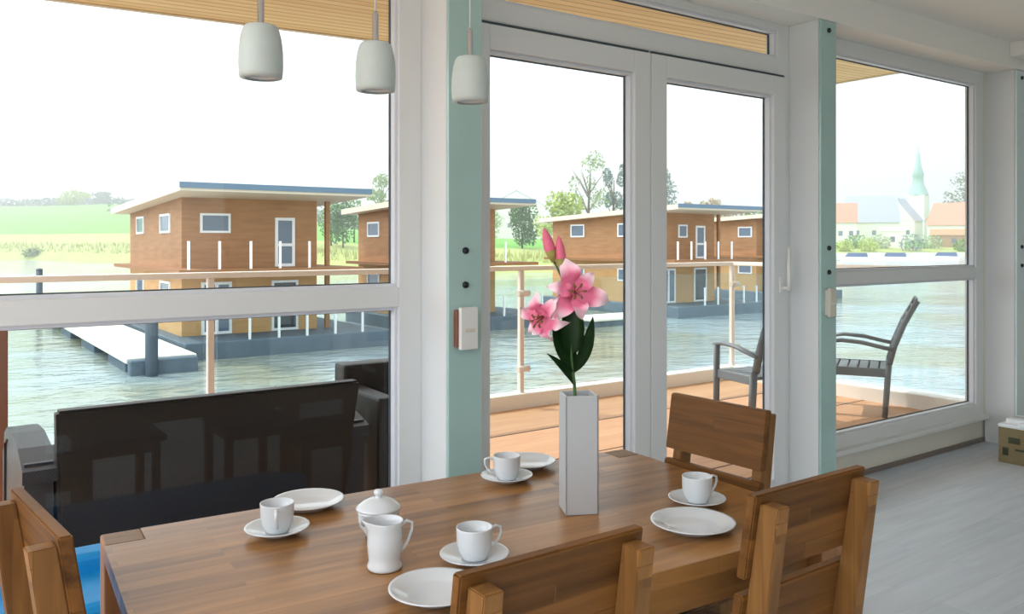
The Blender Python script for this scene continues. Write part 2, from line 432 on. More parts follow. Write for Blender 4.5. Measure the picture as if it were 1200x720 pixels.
# ---------------------------------------------------------------- pendant lamps
def pendant():
    t = thing('pendant_lamp', 'pale ceramic pendant lamp, leftmost of the row of three above the table', 'lamp', (.557, 1.63, 1.742), 0, 'pendant lamps above the table')
    MB().lathe([(.030, .0), (.0405, .001), (.0420, .010), (.0428, .03), (.0422, .055), (.0395, .078), (.0355, .094), (.033, .0995), (.029, .1035), (.008, .1055), (.0, .1055)], 40).build('lamp_shade', M['shade'], t)
    MB().lathe([(.0, .012), (.026, .010), (.0395, .006), (.0405, .001), (.036, .0015), (.03, .008)], 40).build('diffuser', M['porcelain'], t)
    MB().lathe([(.0, .17), (.004, .17), (.0065, .166), (.0065, .112), (.009, .107), (.009, .1045)], 18).build('stem', M['chrome'], t)
    MB().cyl((0, 0, .168), (0, 0, ZC-1.742-.02), .0022, 8).build('cord', M['cord'], t)
    MB().lathe([(.0, ZC-1.742-.03), (.028, ZC-1.742-.028), (.034, ZC-1.742-.018), (.034, ZC-1.742)], 24).build('ceiling_cup', M['chrome'], t)
    return t
pl = pendant()
for x, lab in ((.805, 'pale ceramic pendant lamp, middle of the row of three above the table'),
               (1.045, 'pale ceramic pendant lamp in front of the green faced post, rightmost of three')):
    c = copy_tree(pl); c.location.x = x; c['label'] = lab

# ---------------------------------------------------------------- dining table
TX, TY, TR = 1.083, 1.642, R(-4)
t = thing('dining_table', 'brown acacia dining table set for coffee by the windows', 'table', (TX, TY, 0), TR)
HL, HD, LG = .765, .418, .085
top = MB()
TP = [(-HL+LG, -HD), (HL-LG, -HD), (HL-LG, -HD+LG), (HL, -HD+LG), (HL, HD-LG), (HL-LG, HD-LG), (HL-LG, HD), (-HL+LG, HD), (-HL+LG, HD-LG), (-HL, HD-LG), (-HL, -HD+LG), (-HL+LG, -HD+LG)]
top.prism(TP, .715, .75, 'Z')
top.build('tabletop', M['table'], t)
for sx in (-1, 1):
    for sy in (-1, 1):
        x0, y0 = (sx*HL, sy*HD); x1, y1 = x0-sx*LG, y0-sy*LG
        lg = MB().box(min(x0, x1), max(x0, x1), min(y0, y1), max(y0, y1), 0, .7495, .004, 2).build('leg', M['leg'], t)
        MB().box(min(x0, x1)+.004, max(x0, x1)-.004, min(y0, y1)+.004, max(y0, y1)-.004, .7485, .7505, .0005).build('end_grain', M['endgrain'], lg)
for sy in (-1, 1):
    bx('apron', M['table'], t, -HL+LG, HL-LG, sy*(HD-.05)-.011, sy*(HD-.05)+.011, .63, .7149, .002)
for sx in (-1, 1):
    bx('apron', M['leg'], t, sx*(HL-.05)-.011, sx*(HL-.05)+.011, -HD+LG, HD-LG, .63, .7149, .002)

# ---------------------------------------------------------------- dining chairs
def make_chair(label):
    t = thing('dining_chair', label, 'chair', (0, 0, 0), 0, 'acacia dining chairs around the table')
    Wd, z1 = .372, .93           # faces +y, back of the chair at y = 0
    def lean(z): return 0 if z < .45 else -.075*(z-.45)/.48
    for s in (-1, 1):
        xa, xb = s*(Wd/2-.014), s*(Wd/2-.05); a, b_ = min(xa, xb), max(xa, xb)
        m = MB(); zt = z1-.018
        m.hexa([(a, .03, 0), (b_, .03, 0), (b_, .078, 0), (a, .078, 0), (a, .024, .45), (b_, .024, .45), (b_, .078, .45), (a, .078, .45)], .002)
        m.hexa([(a, .024, .449), (b_, .024, .449), (b_, .078, .449), (a, .078, .449), (a, .034+lean(zt), zt), (b_, .034+lean(zt), zt), (b_, .078+lean(zt), zt), (a, .078+lean(zt), zt)], .002)
        m.build('rear_post', M['chairpost'], t)
        bx('leg', M['chairpost'], t, a, b_, .40, .445, 0, .43, .003)
        bx('side_rail', M['chairpost'], t, s*(Wd/2-.044), s*(Wd/2-.022), .078, .40, .37, .43, .002)
    for za, zb in ((z1-.172, z1), (z1-.38, z1-.205)):
        MB().hexa([(-Wd/2, .078+lean(za), za), (Wd/2, .078+lean(za), za), (Wd/2, .101+lean(za), za), (-Wd/2, .101+lean(za), za),
                   (-Wd/2, .078+lean(zb), zb), (Wd/2, .078+lean(zb), zb), (Wd/2, .101+lean(zb), zb), (-Wd/2, .101+lean(zb), zb)], .003).build('back_panel', M['chair'], t)
    bx('seat', M['chair'], t, -Wd/2-.012, Wd/2+.012, .082, .47, .43, .458, .006, 2)
    bx('front_rail', M['chairpost'], t, -Wd/2+.05, Wd/2-.05, .40, .42, .37, .43, .002)
    bx('rear_rail', M['chairpost'], t, -Wd/2+.05, Wd/2-.05, .04, .062, .37, .43, .002)
    return t
ch = make_chair('acacia dining chair seen from behind in front of the creamer and half hidden plate')
ch.location = (.838, 1.04, 0); ch.rotation_euler.z = R(0)
for (x, y, rz, lab) in ((1.508, 1.04, 0, 'acacia dining chair seen from behind, nearest the bare floor on the right'),
                        (2.035, 1.735, PI/2+R(1), 'acacia dining chair facing the camera at the table end near the glazed doors'),
                        (.173, 1.752, -PI/2+R(6), 'acacia dining chair at the left table end in front of the blue seat')):
    c = copy_tree(ch); c.location = (x, y, 0); c.rotation_euler.z = rz; c['label'] = lab

# bench with the blue cushion between table and window
t = thing('window_bench', 'low bench with a bright blue cushion behind the table, under the big window', 'bench', (.5, 2.6, 0))
MB().box(-.72, .75, -.2, .2, .33, .38, .006, 2).build('bench_board', M['bench'], t)
for sx in (-.66, .66):
    for sy in (-.16, .16): bx('leg', M['bench'], t, sx-.025, sx+.025, sy-.025, sy+.025, 0, .33, .003)
MB().box(-.73, .76, -.15, .2, .381, .46, .035, 4).build('seat_cushion', M['blue'], t)
MB().box(-.73, .76, .10, .2, .43, .513, .03, 4).build('cushion_roll', M['blue'], t)

# ---------------------------------------------------------------- tableware
ZT = .7505
def plate(x, y, label, r=.096):
    o = MB().lathe([(0, .0), (.058*r/.096, .0), (.06*r/.096, .003), (r-.004, .0165), (r, .0185), (r-.0005, .0205), (r-.006, .0195), (.064*r/.096, .0085), (.056*r/.096, .0055), (0, .005)], 48).build('plate', M['porcelain'], None, (x, y, ZT))
    return tag(o, label, 'plate', 'white plates on the table')
def saucer(x, y, label):
    r = .073
    o = MB().lathe([(0, 0), (.036, 0), (.038, .003), (r-.003, .0155), (r, .0175), (r-.0006, .0192), (r-.005, .018), (.036, .0075), (.028, .0055), (0, .0055)], 44).build('saucer', M['porcelain'], None, (x, y, ZT))
    return tag(o, label, 'saucer', 'white saucers on the table')
def cup_proto(x, y, rz, label):
    t = thing('coffee_cup', label, 'cup', (x, y, ZT+.0062), rz, 'white coffee cups on the saucers')
    MB().lathe([(0, .002), (.023, .002), (.024, 0), (.0265, .001), (.0275, .006), (.035, .020), (.0375, .035), (.0385, .064), (.0385, .066), (.0365, .066), (.0355, .036), (.033, .022), (.024, .008), (0, .006)], 40).build('cup_body', M['porcelain'], t)
    pts = [(.0375, 0, .056), (.050, 0, .061), (.061, 0, .057), (.0625, 0, .045), (.056, 0, .031), (.046, 0, .021), (.035, 0, .0175)]
    MB().tube(pts, [.004, .0036, .0036, .0034, .0034, .0036, .004], 10, (1.15, .8)).build('handle', M['porcelain'], t)
    return t
sets = [  # saucer, handle direction, label tail
    ((.681, 1.882), R(-112), 'nearest the left end of the table'),
    ((.960, 1.481), R(-8), 'in front of the vase and beside the creamer'),
    ((1.356, 1.925), R(152), 'left of the vase at the window side of the table'),
    ((1.633, 1.473), R(-10), 'at the right end of the table behind the largest plate')]
first = None
for (x, y), rz, tail in sets:
    saucer(x, y, 'white saucer under the cup ' + tail)
    lab = 'white coffee cup ' + tail
    if first is None: first = cup_proto(x, y, rz, lab)
    else:
        c = copy_tree(first); c.location = (x, y, ZT+.0062); c.rotation_euler.z = rz; c['label'] = lab
plate(.815, 2.030, 'white plate on the window side near the left end of the table', .09)
plate(.805, 1.375, 'white plate at the near edge of the table, partly behind a chair back', .09)
plate(1.490, 2.017, 'white plate by the glazed doors, partly hidden behind a coffee cup', .09)
plate(1.484, 1.352, 'white plate fully in view at the near right side of the table', .098)

t = thing('sugar_bowl', 'white lidded sugar bowl in the middle of the table', 'sugar bowl', (.868, 1.742, ZT), R(20))
MB().lathe([(0, .002), (.026, .002), (.027, 0), (.030, .001), (.031, .006), (.043, .022), (.047, .04), (.0475, .052), (.0485, .060), (.0465, .060), (.045, .04), (.028, .01), (0, .008)], 44).build('bowl_body', M['porcelain'], t)
for s in (-1, 1):
    MB().tube([(s*.045, 0, .052), (s*.056, 0, .054), (s*.058, 0, .044), (s*.047, 0, .034)], .0034, 8).build('handle', M['porcelain'], t)
ld = MB().lathe([(.044, .060), (.0515, .0605), (.0515, .0635), (.046, .069), (.034, .078), (.018, .0845), (0, .086)], 44).build('lid', M['porcelain'], t)
MB().lathe([(.007, .085), (.006, .089), (.0105, .093), (.0115, .098), (.008, .103), (0, .1045)], 24).build('knob', M['porcelain'], ld)

t = thing('cream_jug', 'white cream jug with a side handle in front of the sugar bowl', 'jug', (.790, 1.557, ZT), R(-12))
b = MB().lathe([(0, .003), (.031, .003), (.033, 0), (.0355, .002), (.036, .008), (.0325, .016), (.034, .03), (.036, .05), (.0355, .07), (.035, .085), (.038, .096), (.0375, .098), (.0355, .097), (.0325, .085), (.0335, .05), (.03, .014), (0, .01)], 44)
for v in b.bm.verts:
    if v.co.z > .08 and v.co.x < -.012:
        k = (v.co.z-.08)/.018; s = max(0, -v.co.x/.037-.35)
        v.co.x -= .016*k*s; v.co.z += .009*k*s; v.co.y *= 1-.22*k*s
b.build('jug_body', M['porcelain'], t)
MB().tube([(.034, 0, .083), (.047, 0, .091), (.058, 0, .086), (.058, 0, .072), (.050, 0, .05), (.040, 0, .034), (.0335, 0, .028)], [.0042, .0038, .0036, .0036, .0036, .0036, .004], 10, (1.2, .8)).build('handle', M['porcelain'], t)

# vase and lily
VX, VY = 1.355, 1.612
t = thing('vase', 'tall square white vase holding pink lilies', 'vase', (VX, VY, ZT), R(-27))
hv, HV, th = .0415, .292, .006
vm = MB()
vm.box(-hv+th, hv-th, -hv+th, hv-th, 0.002, .02)
for a in ((-hv, hv, -hv, -hv+th), (-hv, hv, hv-th, hv), (-hv, -hv+th, -hv, hv), (hv-th, hv, -hv, hv)):
    vm.box(*a, 0.0, HV, .002, 2)
vm.build('vase_body', M['vase'], t)
t = thing('lily', 'pink artificial lily stem with two open flowers and two buds in the white vase', 'flower', (VX, VY, ZT+.021))
B = Vector((VX, VY, ZT+.021))
def L(x, y, z): return Vector((x, y, z))-B
FW, RT, UP = Vector((.581, .814, 0)), Vector((.814, -.581, 0)), Vector((0, 0, 1))
C0 = Vector((1.33, 1.59, 0))
def F(r, f, z): return C0 + RT*r + FW*f + UP*z - B        # r to the right, f away from the room side, z height
stem_top = F(-.02, 0, 1.275)
MB().tube([F(0, .0, ZT+.03), F(-.004, .0, 1.05), F(-.010, 0, 1.12), F(-.018, 0, 1.2), stem_top], [.0042, .004, .004, .0036, .003], 10).build('stem', M['stem'], t)
def leaf(p0, p1, p2, w, nrm, name='leaf', mat='lilyleaf', par=t):
    b2 = bmesh.new(); rows = []; n = 12
    side0 = None
    for i in range(n+1):
        k = i/n
        p = p0*(1-k)**2+p1*2*k*(1-k)+p2*k*k
        tn = ((p1-p0)*(1-k)+(p2-p1)*k).normalized()
        sd = tn.cross(nrm).normalized(); nn = sd.cross(tn)
        ww = w*math.sin(PI*min(1, k**.8*.97+.03))**.9
        rows.append([b2.verts.new(p+sd*ww*q+nn*abs(q)*ww*.45) for q in (-1, -.5, 0, .5, 1)])
    for A, B2 in zip(rows, rows[1:]):
        for i in range(4): b2.faces.new((A[i], A[i+1], B2[i+1], B2[i]))
    bmesh.ops.solidify(b2, geom=b2.faces[:], thickness=.0012)
    for f in b2.faces: f.smooth = True
    return MB().merge(b2).build(name, M[mat], par)
leaf(F(-.004, 0, 1.10), F(-.055, -.005, 1.18), F(-.050, .0, 1.24), .030, -FW*.8+UP*.2+RT*.5)
leaf(F(-.006, 0, 1.10), F(.02, -.012, 1.17), F(.040, -.01, 1.24), .023, -FW*.7+RT*.6)
leaf(F(-.002, 0, 1.065), F(-.035, -.01, 1.115), F(-.075, -.012, 1.148), .014, -FW*.5+UP*.8)
leaf(F(-.012, 0, 1.14), F(-.015, -.01, 1.22), F(-.012, -.005, 1.30), .030, -FW+RT*.2)
def flower(c, axis, r0, name='flower'):
    axis = axis.normalized(); u = axis.cross(UP).normalized(); v = u.cross(axis)
    b2 = bmesh.new(); lay = b2.verts.layers.float.new('along')
    for k in range(6):
        a = 2*PI*k/6+.25; d = u*math.cos(a)+v*math.sin(a); sd = axis.cross(d)
        ln = r0*(1.04 if k % 2 else .95)*(1+.10*math.sin(3.1*k+r0*300)); wd = r0*(.33 if k % 2 else .24); rows = []; n = 12
        for i in range(n+1):
            s = i/n
            out = ln*(.06+.94*s); up = r0*(.18+.55*s-.62*s**3.2)-r0*.05*(k % 2)
            wv = wd*(math.sin(PI*min(1, .1+.9*s**.92))**.85)
            row = []
            for q in (-1, -.5, 0, .5, 1):
                p = c+d*out+axis*(up+abs(q)*wv*.28*(1-s)+(.009*math.sin(11*s+2*k)*abs(q)+.006*math.sin(5*s+k)*q))+sd*wv*q
                vv = b2.verts.new(p); vv[lay] = s*.85+.15*abs(q)*min(1, s*2); row.append(vv)
            rows.append(row)
        for A, B2 in zip(rows, rows[1:]):
            for i in range(4): b2.faces.new((A[i], A[i+1], B2[i+1], B2[i]))
    for f in b2.faces: f.smooth = True
    me = MB(); me.bm.verts.layers.float.new('along'); me.merge(b2)
    o = me.build(name, M['petal'], t)
    st = MB()
    for k in range(6):
        a = 2*PI*k/6; d = u*math.cos(a)+v*math.sin(a)
        e = c+axis*r0*.72+d*r0*.2
        st.tube([c+axis*r0*.1, c+axis*r0*.45+d*r0*.08, e], .0011, 6)
        st.tube([e-d*.005+sd*.001, e+d*.005], .0026, 6)
    st.build('stamen', M['stamen'], o)
    MB().tube([c-axis*.03, c+axis*.002, c+axis*r0*.22], [.004, .008, .011], 10).build('flower_tube', M['budpink'], o)
    return o
flower(F(-.008, -.005, 1.295), -FW*.85+RT*.10+UP*.12, .080)
flower(F(-.074, -.005, 1.242), -FW*.6-RT*.4-UP*.18, .070)
MB().tube([F(-.018, 0, 1.22), F(-.03, .0, 1.25), F(-.070, 0, 1.242)], .0028, 8).build('flower_stalk', M['stem'], t)
MB().tube([stem_top, F(-.018, .006, 1.29), F(-.01, 0, 1.295)], .0028, 8).build('flower_stalk', M['stem'], t)
def bud(p, q, r, lab):
    d = q-p
    o = MB().tube([p, p+d*.18, p+d*.4, p+d*.65, p+d*.88, q], [.004, r*.75, r, r*.85, r*.45, .002], 12).build('bud', M['budpink'], t)
    MB().tube([p-d*.05, p+d*.12, p+d*.3], [.004, r*.72, r*.92*1.02], 12).build('calyx', M['budgreen'], o)
bud(F(-.058, .0, 1.375), F(-.080, 0, 1.455), .0145, '')
bud(F(-.036, .0, 1.355), F(-.044, 0, 1.435), .0135, '')
MB().tube([stem_top, F(-.03, 0, 1.32), F(-.058, 0, 1.378)], .0028, 8).build('bud_stalk', M['stem'], t)
MB().tube([stem_top, F(-.02, 0, 1.31), F(-.036, 0, 1.358)], .0028, 8).build('bud_stalk', M['stem'], t)

# carton by the right end of the window wall
t = thing('cardboard_box', 'brown cardboard box topped with white wrapping on the floor by the right end post', 'box', (5.875, 2.44, 0), R(2))
bx('carton_body', M['carton'], t, -.15, .15, -.16, .16, 0, .235, .003)
wm_ = MB()
for k_ in range(7):
    x_, y_ = -.11+.07*(k_ % 4), -.12+.1*(k_ % 3)
    wm_.box(x_-.06, x_+.06, y_-.06, y_+.06, .228, .262+.008*(k_ % 3), .014, 2)
wm_.box(-.155, .155, -.165, .165, .226, .250, .010, 2)
wm_.build('white_wrapping', M['wrap'], t)
for a, b_, c_, d_ in ((.03, .10, .13, .17), (.10, .135, .05, .10), (-.10, .06, .088, .10), (-.12, .0, .135, .155)):
    bx('print_patch', M['print'], t, -.152, -.1503, a, b_, c_, d_)

# ---------------------------------------------------------------- terrace
DX1, DY1 = 6.95, 5.78
struct(bx('bounce_deck', M['deck'], None, -4.2, XL-.1, -3.4, 2.999, -.14, 0), 'unseen pale wood deck added on the left to bounce sunlight indoors')  # out of view, added so sunlit boards bounce light up to the ceiling
struct(bx('terrace_deck', M['deck'], None, -4.2, DX1, 3.0, DY1, -.14, 0), 'pale wood terrace deck')
s = MB()
for y in (3.55, 4.30, 5.05): s.box(-4.2, DX1, y-.007, y+.007, -.01, .0015)
struct(s.build('deck_joints', M['deckgap']), 'dark joints between the deck panels')
k = MB().box(-4.2, DX1+.14, DY1, DY1+.14, -.14, .125, .012, 2).box(DX1, DX1+.14, 3.0, DY1+.001, -.14, .125, .012, 2)
struct(k.build('terrace_kerb', M['kerb']), 'white kerb along the terrace edge')
# roof overhang, rising slightly to the right
zs = lambda x: 2.88+.024*x
rf = MB(); xa, xb = -1.25, 7.75
rf.hexa([(xa, 2.99, zs(xa)), (xb, 2.99, zs(xb)), (xb, 5.75, zs(xb)), (xa, 5.75, zs(xa)), (xa, 2.99, zs(xa)+.05), (xb, 2.99, zs(xb)+.05), (xb, 5.75, zs(xb)+.05), (xa, 5.75, zs(xa)+.05)])
g = struct(rf.build('roof_overhang', M['soffit']), 'spruce boarded roof overhang above the terrace')
fm = MB().hexa([(xa, 5.75, zs(xa)-.01), (xb+.04, 5.75, zs(xb)-.01), (xb+.04, 5.79, zs(xb)-.01), (xa, 5.79, zs(xa)-.01), (xa, 5.75, zs(xa)+.28), (xb+.04, 5.75, zs(xb)+.28), (xb+.04, 5.79, zs(xb)+.28), (xa, 5.79, zs(xa)+.28)])
fm.box(xb, xb+.04, 2.99, 5.75, zs(xb)-.01, zs(xb)+.28)
fm.build('fascia', M['verge'], g)
rc = MB().hexa([(xa, -3.6, zs(xa)+.06), (xb, -3.6, zs(xb)+.06), (xb, 5.75, zs(xb)+.06), (xa, 5.75, zs(xa)+.06), (xa, -3.6, zs(xa)+.27), (xb, -3.6, zs(xb)+.27), (xb, 5.75, zs(xb)+.27), (xa, 5.75, zs(xa)+.27)])
rc.build('roof_cover', M['roofcap'], g)
# parapet strip above windows outside
struct(bx('wall_front_head', M['verge'], None, XL, XR, 3.0, 3.05, 2.60, 3.12), 'outer head above the windows')

# glass balustrade
t = thing('balustrade', 'glass balustrade with a pale handrail along the terrace edge', 'railing', (0, 0, 0))
YR, XRr = DY1+.07, DX1+.07
MB().box(-1.6, XRr+.035, YR-.035, YR+.035, 1.175, 1.215, .008, 2).build('handrail', M['rail'], t)
MB().box(XRr-.035, XRr+.035, 3.05, YR-.036, 1.175, 1.215, .008, 2).build('handrail', M['rail'], t)
xs = [-.97, 1.65, 4.27, XRr]
for x in xs:
    p = MB().box(x-.022, x+.022, YR-.022, YR+.022, .12, 1.176, .004).build('rail_post', M['railpost'], t)
    for z in (.33, .98): MB().cyl((x-.06, YR-.035, z), (x+.06, YR-.035, z), .028, 16).build('glass_clamp', M['railpost'], p)
p = bx('rail_post', M['railpost'], t, XRr-.022, XRr+.022, 3.25, 3.294, .12, 1.176, .004)
for a, b_ in zip(xs, xs[1:]):
    bx('glass_panel', M['rail_glass'], t, a+.045, b_-.045, YR-.006, YR+.004, .16, 1.10)
bx('glass_panel', M['rail_glass'], t, XRr-.005, XRr+.005, 3.33, YR-.05, .16, 1.10)

# ---------------------------------------------------------------- terrace furniture
t = thing('wicker_sofa', 'dark wicker sofa standing with its back against the big window', 'sofa', (1.07, 3.75, 0))
bk = MB()
bk.hexa([(-.60, -.02, .12), (.60, -.02, .12), (.60, .10, .12), (-.60, .10, .12), (-.62, -.10, .765), (.655, -.10, .765), (.655, -.02, .765), (-.62, -.02, .765)], .012)
bk.build('backrest', M['wicker'], t)
bx('seat_base', M['wicker'], t, -.6, .6, .08, .78, .08, .34, .015, 2)
for x in (-.59, .005): MB().box(x, x+.585, .1, .78, .342, .46, .03, 3).build('seat_cushion', M['cushion'], t)
for s_, x in ((-1, -.67), (1, .66)):
    a = MB(); pts = [(-.06, .54), (.12, .595), (.35, .615), (.58, .60), (.72, .55), (.78, .45), (.79, .25), (.79, .06)]
    for (y0, z0), (y1, z1) in zip(pts, pts[1:]):
        a.hexa([(x-.06, y0, z0-.05 if z0 > .5 else z0), (x+.06, y0, z0-.05 if z0 > .5 else z0), (x+.06, y1, z1-.05 if z1 > .5 else z1), (x-.06, y1, z1-.05 if z1 > .5 else z1),
                (x-.06, y0, z0) if z0 > .5 else (x-.06, y0-.05, z0), (x+.06, y0, z0) if z0 > .5 else (x+.06, y0-.05, z0), (x+.06, y1, z1) if z1 > .5 else (x+.06, y1-.05, z1), (x-.06, y1, z1) if z1 > .5 else (x-.06, y1-.05, z1)])
    a.box(x-.05, x+.05, -.02, .74, .08, .56)
    a.build('armrest', M['wicker_grey'], t)
for x in (-.55, .55):
    for y in (.02, .72): bx('foot', M['cushion'], t, x-.025, x+.025, y-.025, y+.025, 0, .09)

t = thing('wicker_armchair', 'dark wicker armchair behind the right end of the wicker sofa', 'armchair', (2.255, 4.42, 0), R(-3))
MB().box(-.30, .30, -.09, .06, .1, .735, .02, 2).build('backrest', M['wicker'], t)
bx('seat_base', M['wicker'], t, -.2, .2, -.52, -.09, .08, .34, .015, 2)
MB().box(-.19, .19, -.54, -.1, .342, .46, .03, 3).build('seat_cushion', M['cushion'], t)
for x in (-.245, .245): bx('armrest', M['wicker'], t, x-.05, x+.05, -.56, -.088, .05, .622, .015, 2)
for x in (-.245, .245):
    for y in (-.5, 0): bx('foot', M['cushion'], t, x-.025, x+.025, y-.025, y+.025, 0, .1)

t = thing('low_table', 'low black wicker table near the balustrade behind the sofa', 'table', (2.05, 5.35, 0))
MB().box(-.36, .36, -.22, .22, .40, .44, .008, 2).build('tabletop', M['wicker'], t)
for x in (-.32, .32):
    for y in (-.18, .18): bx('leg', M['wicker'], t, x-.02, x+.02, y-.02, y+.02, 0, .40)

t = thing('wooden_post', 'slim reddish brown wooden post at the left edge of the terrace', 'post', (.354, 4.75, 0))
bx('post_shaft', M['brown'], t, -.022, .022, -.022, .022, .02, 1.14, .004)
bx('foot_plate', M['brown'], t, -.05, .05, -.05, .05, 0, .02, .003)

def terrace_chair(loc, rz, label):
    """faces +y; back at y=0"""
    t = thing('terrace_chair', label, 'chair', loc, rz, 'grey terrace armchairs')
    for s_ in (-1, 1):
        x = s_*.255
        MB().tube([(x, .03, 0), (x, .015, .22), (x, 0, .43)], [.027, .03, .03], 8, (.8, 1.15)).build('rear_leg', M['grey_plastic'], t)
        MB().tube([(x, .46, 0), (x, .455, .3), (x, .45, .60)], [.025, .026, .026], 8, (.8, 1.15)).build('front_leg', M['grey_plastic'], t)
        MB().tube([(x, .47, .595), (x, .36, .612), (x, .2, .60), (x, .04, .565), (x, -.05, .55)], [.02]*5, 8, (1.5, .85)).build('armrest', M['grey_plastic'], t)
    bk = MB()
    for s_ in (-1, 1):
        x = s_*.235
        bk.tube([(x, .0, .42), (x, -.04, .58), (x, -.11, .76), (x, -.21, .95)], [.03, .031, .03, .026], 8, (.8, 1.15))
    for z, y in ((.60, -.046), (.67, -.073), (.74, -.10), (.81, -.135), (.88, -.172), (.94, -.202)): bk.box(-.225, .225, y-.008, y+.008, z-.024, z+.024, .004)
    bk.build('backrest', M['grey_plastic'], t)
    st = MB()
    for i in range(6): st.box(-.245, .245, .0+.08*i, .068+.08*i, .365, .39, .004)
    st.box(-.262, -.24, 0, .47, .325, .394, .004).box(.24, .262, 0, .47, .325, .394, .004)
    st.build('seat', M['grey_plastic'], t)
    return t
terrace_chair((6.64, 3.88, 0), R(30), 'grey terrace armchair seen sideways through the right window')
terrace_chair((5.46, 4.08, 0), R(-12), 'grey terrace armchair seen through the right leaf of the glazed doors')

# ---------------------------------------------------------------- lake and land
WZ = -2.95
wm = MB(); bb = bmesh.new(); bmesh.ops.create_grid(bb, x_segments=1, y_segments=1, size=900)
wm.merge(bb, Matrix.Translation((200, 300, WZ)))
struct(wm.build('water', M['water']), 'rippled lake water')

def polar(u):   # bearing (radians, from +X) of a screen column
    s_ = (u-600)/984; return math.atan2(.814-.581*s_, .581+.814*s_)
def interp(x, tab):
    for (a, va), (b_, vb) in zip(tab, tab[1:]):
        if x <= b_:
            k = max(0, (x-a)/(b_-a)); k = k*k*(3-2*k); return va+(vb-va)*k
    return tab[-1][1]
SH = [(-500, 205), (20, 205), (170, 175), (300, 130), (560, 118), (760, 125), (900, 170), (990, 205), (1250, 230), (1700, 240)]
HILL = [(-500, 1), (160, 1), (330, .55), (480, .12), (650, .05), (900, 0), (1700, 0)]
def ground(u, d):
    sh = interp(u, SH); e = d-sh
    if e < 0: return WZ-.6
    z = WZ + 1.5*min(1, e/8)
    hl = interp(u, HILL)
    z += hl*(5.0*min(1, e/30) + max(0, min(e, 230)-30)*.085)
    z += (1-hl)*min(3.2, e*.05)
    return z
def land(name, mat, rings, label):
    b2 = bmesh.new(); us = [-420+20*i for i in range(100)]; grid = []
    for k in rings:
        row = []
        for u in us:
            d = interp(u, SH)+k; a = polar(u); c = (.581*math.cos(a)+.814*math.sin(a)); rr = d/max(.25, c)
            row.append(b2.verts.new((rr*math.cos(a), rr*math.sin(a), ground(u, d) if k >= 0 else WZ-.6)))
        grid.append(row)
    for A, B2 in zip(grid, grid[1:]):
        for i in range(len(us)-1): b2.faces.new((A[i], A[i+1], B2[i+1], B2[i]))
    for f in b2.faces: f.smooth = True
    bmesh.ops.recalc_face_normals(b2, faces=b2.faces[:])
    return struct(MB().merge(b2).build(name, mat), label)
land('bank', M['bank'], [-1, 0, 2, 5, 8, 14, 20, 26, 31], 'reedy grass bank along the far shore')
land('field', M['field'], [31, 45, 70, 110, 160, 210, 240, 330, 600], 'green field rising behind the far shore')
def at(u, d, dz=0):
    a = polar(u); c = (.581*math.cos(a)+.814*math.sin(a)); rr = d/c
    return Vector((rr*math.cos(a), rr*math.sin(a), ground(u, d)+dz))

# reeds on the shore: uncountable
rb = bmesh.new()
for i in range(2600):
    u = random.uniform(-60, 720); d = interp(u, SH)+random.uniform(5, 14)
    p = at(u, d, -.1); a = random.uniform(0, 2*PI); h = random.uniform(.5, 1.5); w_ = .12
    dx = Vector((math.cos(a)*w_, math.sin(a)*w_, 0)); tp = p+Vector((random.gauss(0, .15), random.gauss(0, .15), h))
    rb.faces.new([rb.verts.new(p-dx), rb.verts.new(p+dx), rb.verts.new(tp)])
o = MB().merge(rb).build('reeds', M['reeds']); tag(o, 'pale reeds growing along the far shore', 'reeds', kind='stuff')

# ---------------------------------------------------------------- houseboats
def wframe(par, side, a0, a1, z0, z1, glass='hglass', w_=.09, bars_n=0, name='window'):
    """window or door set on the front (side F) or left gable (side L), local coordinates"""
    def B3(a, b_, za, zb, o0, o1):
        return (a, b_, -o1, -o0, za, zb) if side == 'F' else (-o1, -o0, a, b_, za, zb)
    m = MB()
    for q in ((a0, a0+w_, z0, z1), (a1-w_, a1, z0, z1), (a0+w_, a1-w_, z0, z0+w_), (a0+w_, a1-w_, z1-w_, z1)): m.box(*B3(*q, -.02, .06))
    for i in range(bars_n):
        c = a0+(a1-a0)*(i+1)/(bars_n+1); m.box(*B3(c-w_*.6, c+w_*.6, z0+w_, z1-w_, -.02, .055))
    f = m.build(name, M['wpvc'], par)
    MB().box(*B3(a0+w_, a1-w_, z0+w_, z1-w_, -.01, .02)).build('pane', M[glass], f)
    return f

